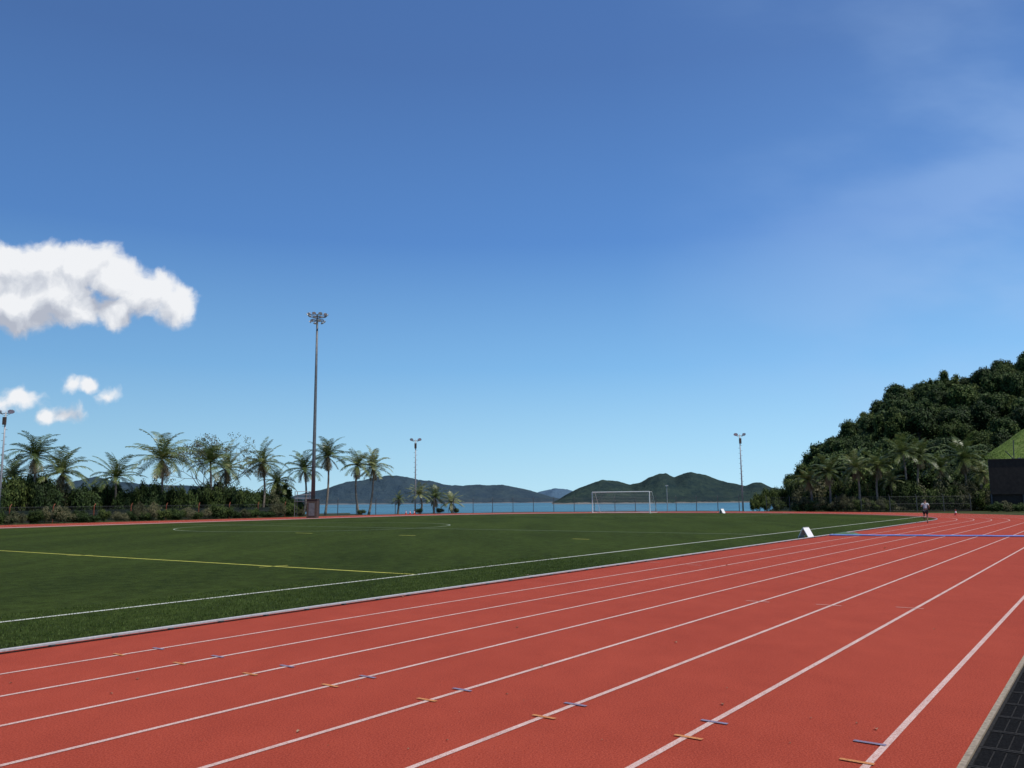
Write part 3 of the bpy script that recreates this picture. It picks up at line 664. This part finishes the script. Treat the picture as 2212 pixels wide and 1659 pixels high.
# ---------------------------------------------------------------- runner (seen from behind, mid stride)
def skin(name,verts,edges,rad,mat,parent,root=0,sub=2):
    me=bpy.data.meshes.new(name); me.from_pydata(verts,edges,[]); o=bpy.data.objects.new(name,me); C.objects.link(o)
    sk=o.modifiers.new('s','SKIN'); ly=me.skin_vertices[0].data if me.skin_vertices else None
    if ly is None:
        bm=bmesh.new(); bm.from_mesh(me); bm.verts.layers.skin.verify(); bm.to_mesh(me); bm.free(); ly=me.skin_vertices[0].data
    for i,rr_ in enumerate(rad):
        ly[i].radius=(rr_,rr_) if not isinstance(rr_,tuple) else rr_; ly[i].use_root=(i==root)
    ss=o.modifiers.new('u','SUBSURF'); ss.levels=sub; ss.render_levels=sub
    dg=bpy.context.evaluated_depsgraph_get(); dg.update(); nm=bpy.data.meshes.new_from_object(o.evaluated_get(dg)); bpy.data.objects.remove(o)
    nm.materials.clear(); nm.materials.append(mat)
    for p in nm.polygons: p.use_smooth=True; p.material_index=0
    q=bpy.data.objects.new(name,nm); C.objects.link(q); q.parent=parent; return q
foot=G(2001,1130); rot=-HEAD+.15
pr_=empty('person',foot,rot,'person running away in a pale grey shirt and dark shorts','person'); pr_.scale=(.88,)*3
V=[(0,0,.95),(0,.03,1.12),(0,.06,1.30),(0,.07,1.42),(0,.09,1.50),(0,.11,1.60),(0,.115,1.68),
 (.09,0,.90),(.10,.09,.50),(.09,-.04,.10),(.09,.03,.045),(.09,.13,.035),
 (-.09,0,.90),(-.11,.13,.52),(-.10,-.26,.44),(-.10,-.31,.38),(-.10,-.30,.28),
 (.17,.06,1.40),(.27,-.12,1.18),(.25,.06,1.08),(.25,.12,1.07),
 (-.17,.06,1.40),(-.28,-.08,1.17),(-.22,.13,1.22),(-.20,.18,1.24)]
E=[(0,1),(1,2),(2,3),(3,4),(4,5),(5,6),(0,7),(7,8),(8,9),(9,10),(10,11),(0,12),(12,13),(13,14),(14,15),(15,16),(3,17),(17,18),(18,19),(19,20),(3,21),(21,22),(22,23),(23,24)]
rad=[.12,.11,.13,.10,.052,.085,.07,.085,.055,.038,.035,.03,.085,.055,.038,.035,.03,.055,.04,.03,.034,.055,.04,.03,.034]
for hi,sg,dr in ((20,1,Vector((0,1,-.1))),(24,-1,Vector((.1,1,.2)))):
    w=Vector(V[hi]); 
    for k in range(4):
        off=Vector((sg*.004,.02,-.03+.02*k)); b0=w+off; ln=[.05,.065,.06,.045][k]; n0=len(V)
        V+= [tuple(b0),tuple(b0+dr.normalized()*ln*.6),tuple(b0+dr.normalized()*ln*.8+Vector((-sg*.025,-.005,-.01)))]; E+=[(hi,n0),(n0,n0+1),(n0+1,n0+2)]; rad+=[.010,.009,.007]
    n0=len(V); V+=[tuple(w+Vector((-sg*.02,.0,.03))),tuple(w+Vector((-sg*.03,.03,.045)))]; E+=[(hi,n0),(n0,n0+1)]; rad+=[.011,.008]
skin('body',V,E,rad,mSkin,pr_,0,1)
S=[(0,.01,.99),(0,.03,1.12),(0,.06,1.28),(0,.065,1.39),(.165,.06,1.395),(.225,-.03,1.28),(-.165,.06,1.395),(-.23,-.01,1.28)]
skin('shirt',S,[(0,1),(1,2),(2,3),(3,4),(4,5),(3,6),(6,7)],[(.16,.12),(.155,.12),(.17,.125),(.12,.09),.075,.07,.075,.07],mShirt,pr_,0,2)
S=[(0,0,.97),(.09,.01,.88),(.10,.06,.64),(-.09,.01,.88),(-.105,.085,.66)]
skin('shorts',S,[(0,1),(1,2),(0,3),(3,4)],[.14,.115,.10,.115,.10],mShorts,pr_,0,2)
skin('hair',[(0,.08,1.62),(0,.105,1.70)],[(0,1)],[.095,.085],mHair,pr_,0,2)
skin('shoe',[(.09,-.06,.045),(.09,.05,.04),(.09,.15,.035)],[(0,1),(1,2)],[.042,.045,.035],mShoe,pr_,0,2)
skin('shoe',[(-.10,-.32,.44),(-.10,-.33,.35),(-.10,-.31,.25)],[(0,1),(1,2)],[.042,.045,.035],mShoe,pr_,0,2)
for sg in (-1,1):
    m=MB(); m.tube([(sg*.03,.185,1.62),(sg*.03,.195,1.62)],.012,6); m.build('eye',mHair,pr_)
m=MB(); m.tube([(-.02,.192,1.555),(.02,.192,1.555)],.006,5); m.build('mouth',mRed,pr_)
# ---------------------------------------------------------------- light and sky
SE=R(60); SR=R(122)
sd=Vector((math.sin(SR)*math.cos(SE),math.cos(SR)*math.cos(SE),math.sin(SE)))
sl=bpy.data.lights.new('sun','SUN'); sl.energy=4.2; sl.angle=R(.5); sl.color=(1,.95,.87); so=bpy.data.objects.new('sun',sl); C.objects.link(so)
so.rotation_euler=(-sd).to_track_quat('-Z','Y').to_euler()
w=bpy.data.worlds.new('World'); sc.world=w; w.use_nodes=True; nt=w.node_tree; bgn=nt.nodes['Background']
sky=N(nt,'ShaderNodeTexSky',sky_type='NISHITA'); sky.sun_disc=False; sky.sun_elevation=SE; sky.sun_rotation=SR; sky.air_density=1.; sky.dust_density=.3; sky.ozone_density=3.; sky.altitude=0
bgn.inputs[1].default_value=.1
grp=bpy.data.node_groups.new('cloud_field','ShaderNodeTree')
grp.interface.new_socket('Vector',in_out='INPUT',socket_type='NodeSocketVector'); grp.interface.new_socket('Value',in_out='OUTPUT',socket_type='NodeSocketFloat')
gi=grp.nodes.new('NodeGroupInput'); go_=grp.nodes.new('NodeGroupOutput')
blobs=[(0,575,85,60),(85,572,90,62),(180,575,95,64),(255,605,78,58),(320,634,76,58),(380,654,57,52),(-50,630,95,105),(40,650,110,85),(130,630,100,72),(175,668,85,46),(245,670,70,42),
 (42,862,58,32),(0,872,40,26),(155,831,34,22),(192,838,30,18),(240,852,30,26),(145,887,38,26),(98,902,28,22)]
def st(x,y): r=ray(x,y); return (r.x/r.y,r.z/r.y)
prev=None
for cx,cy,rx,ry in blobs:
    a=N(grp,'ShaderNodeVectorMath',operation='SUBTRACT'); grp.links.new(gi.outputs[0],a.inputs[0]); s_,t_=st(cx,cy); a.inputs[1].default_value=(s_,t_,0)
    b=N(grp,'ShaderNodeVectorMath',operation='MULTIPLY'); grp.links.new(a.outputs[0],b.inputs[0]); k=1771/1.0; b.inputs[1].default_value=(k/rx,k/ry,0)
    c=N(grp,'ShaderNodeVectorMath',operation='LENGTH'); grp.links.new(b.outputs[0],c.inputs[0])
    d=N(grp,'ShaderNodeMath',operation='MULTIPLY_ADD'); grp.links.new(c.outputs['Value'],d.inputs[0]); q=max(.62,min(rx,ry)/45.); d.inputs[1].default_value=-q; d.inputs[2].default_value=q
    if prev is None: prev=d.outputs[0]
    else:
        e=N(grp,'ShaderNodeMath',operation='SMOOTH_MAX'); grp.links.new(prev,e.inputs[0]); grp.links.new(d.outputs[0],e.inputs[1]); e.inputs[2].default_value=.25; prev=e.outputs[0]
grp.links.new(prev,go_.inputs[0])
tc=N(nt,'ShaderNodeTexCoord'); sp=N(nt,'ShaderNodeSeparateXYZ'); nt.links.new(tc.outputs['Generated'],sp.inputs[0])
def mth(op,a,b=None,c=None):
    n=N(nt,'ShaderNodeMath',operation=op)
    for i,v in enumerate((a,b,c)):
        if v is None: continue
        if hasattr(v,'links'): nt.links.new(v,n.inputs[i])
        else: n.inputs[i].default_value=v
    return n.outputs[0]
ymax=mth('MAXIMUM',sp.outputs[1],.02); s_=mth('DIVIDE',sp.outputs[0],ymax); t_=mth('DIVIDE',sp.outputs[2],ymax)
cb=N(nt,'ShaderNodeCombineXYZ'); nt.links.new(s_,cb.inputs[0]); nt.links.new(t_,cb.inputs[1]); ST=cb.outputs[0]
def tnoise(vec,sc_,det,ro=.6,col=False):
    n=N(nt,'ShaderNodeTexNoise',noise_dimensions='2D'); n.inputs['Scale'].default_value=sc_; n.inputs['Detail'].default_value=det; n.inputs['Roughness'].default_value=ro; nt.links.new(vec,n.inputs['Vector']); return n.outputs[1 if col else 0]
wn=tnoise(ST,20,4,.5,True)
a=N(nt,'ShaderNodeVectorMath',operation='SUBTRACT'); nt.links.new(wn,a.inputs[0]); a.inputs[1].default_value=(.5,.5,.5)
b=N(nt,'ShaderNodeVectorMath',operation='SCALE'); nt.links.new(a.outputs[0],b.inputs[0]); b.inputs['Scale'].default_value=.026
c=N(nt,'ShaderNodeVectorMath',operation='ADD'); nt.links.new(ST,c.inputs[0]); nt.links.new(b.outputs[0],c.inputs[1]); WST=c.outputs[0]
def fieldat(off):
    o=N(nt,'ShaderNodeVectorMath',operation='ADD'); nt.links.new(WST,o.inputs[0]); o.inputs[1].default_value=off
    g=N(nt,'ShaderNodeGroup'); g.node_tree=grp; nt.links.new(o.outputs[0],g.inputs[0])
    return g.outputs[0],o.outputs[0]
d0,v0_=fieldat((0,0,0)); d1,v1_=fieldat((.014,.03,0))
n0=tnoise(v0_,30,7,.56); n1=tnoise(v1_,30,3,.56)
f0=mth('ADD',d0,mth('MULTIPLY',mth('SUBTRACT',n0,.51),1.0)); f1=mth('ADD',d1,mth('MULTIPLY',mth('SUBTRACT',n1,.51),1.0))
mr=N(nt,'ShaderNodeMapRange',interpolation_type='SMOOTHSTEP'); nt.links.new(f0,mr.inputs[0]); mr.inputs[1].default_value=-.02; mr.inputs[2].default_value=.5
front=mth('GREATER_THAN',sp.outputs[1],.03); cm=mth('MULTIPLY',mth('MULTIPLY',mr.outputs[0],front),.97)
lit=mth('ADD',mth('MULTIPLY',mth('SUBTRACT',f0,f1),.6),.56)
lit=mth('ADD',lit,mth('MULTIPLY',mth('SUBTRACT',n0,.5),.9))
cr=ramp(nt,lit,[(.12,(4.6,4.9,5.7)),(.5,(6.5,6.8,7.4)),(.9,(9.0,9.1,9.3))])
skr=ramp(nt,sp.outputs[2],[(0.,(4.9,7.9,9.5)),(.06,(3.75,6.8,9.2)),(.155,(2.15,4.9,8.4)),(.30,(1.02,2.68,6.4)),(.48,(.76,1.82,4.6)),(1.,(.5,1.1,3.2))])
sdn=N(nt,'ShaderNodeMapRange'); nt.links.new(sp.outputs[0],sdn.inputs[0]); sdn.inputs[1].default_value=-.6; sdn.inputs[2].default_value=.6; sdn.inputs[3].default_value=.84; sdn.inputs[4].default_value=1.12
cbn=N(nt,'ShaderNodeCombineXYZ'); 
for i in range(3): nt.links.new(sdn.outputs[0],cbn.inputs[i])
skc=mul(nt,skr,cbn.outputs[0]); skc=mul(nt,skc,sky.outputs[0],.05,'MIX')
mpn=N(nt,'ShaderNodeMapping'); mpn.inputs['Scale'].default_value=(1.0,2.4,1); mpn.inputs['Rotation'].default_value=(0,0,-.6); mpn.inputs['Location'].default_value=(.37,.22,0); nt.links.new(ST,mpn.inputs[0])
vn=tnoise(mpn.outputs[0],2.4,5,.5)
vr=N(nt,'ShaderNodeMapRange',interpolation_type='SMOOTHSTEP'); nt.links.new(vn,vr.inputs[0]); vr.inputs[1].default_value=.38; vr.inputs[2].default_value=.72
rg=N(nt,'ShaderNodeMapRange'); nt.links.new(s_,rg.inputs[0]); rg.inputs[1].default_value=.15; rg.inputs[2].default_value=.62; rg.inputs[3].default_value=.0; rg.inputs[4].default_value=.40
rt=N(nt,'ShaderNodeMapRange'); nt.links.new(t_,rt.inputs[0]); rt.inputs[1].default_value=.28; rt.inputs[2].default_value=.65; rt.inputs[3].default_value=1.; rt.inputs[4].default_value=.45
veil=mth('MULTIPLY',mth('MULTIPLY',mth('MULTIPLY',mth('ADD',vr.outputs[0],.25),rg.outputs[0]),rt.outputs[0]),front)
m1=N(nt,'ShaderNodeMix',data_type='RGBA'); nt.links.new(veil,m1.inputs[0]); nt.links.new(skc,m1.inputs[6]); m1.inputs[7].default_value=(3.9,5.7,8.8,1)
m2_=N(nt,'ShaderNodeMix',data_type='RGBA'); nt.links.new(cm,m2_.inputs[0]); nt.links.new(m1.outputs[2],m2_.inputs[6]); nt.links.new(cr,m2_.inputs[7])
nt.links.new(m2_.outputs[2],bgn.inputs[0])
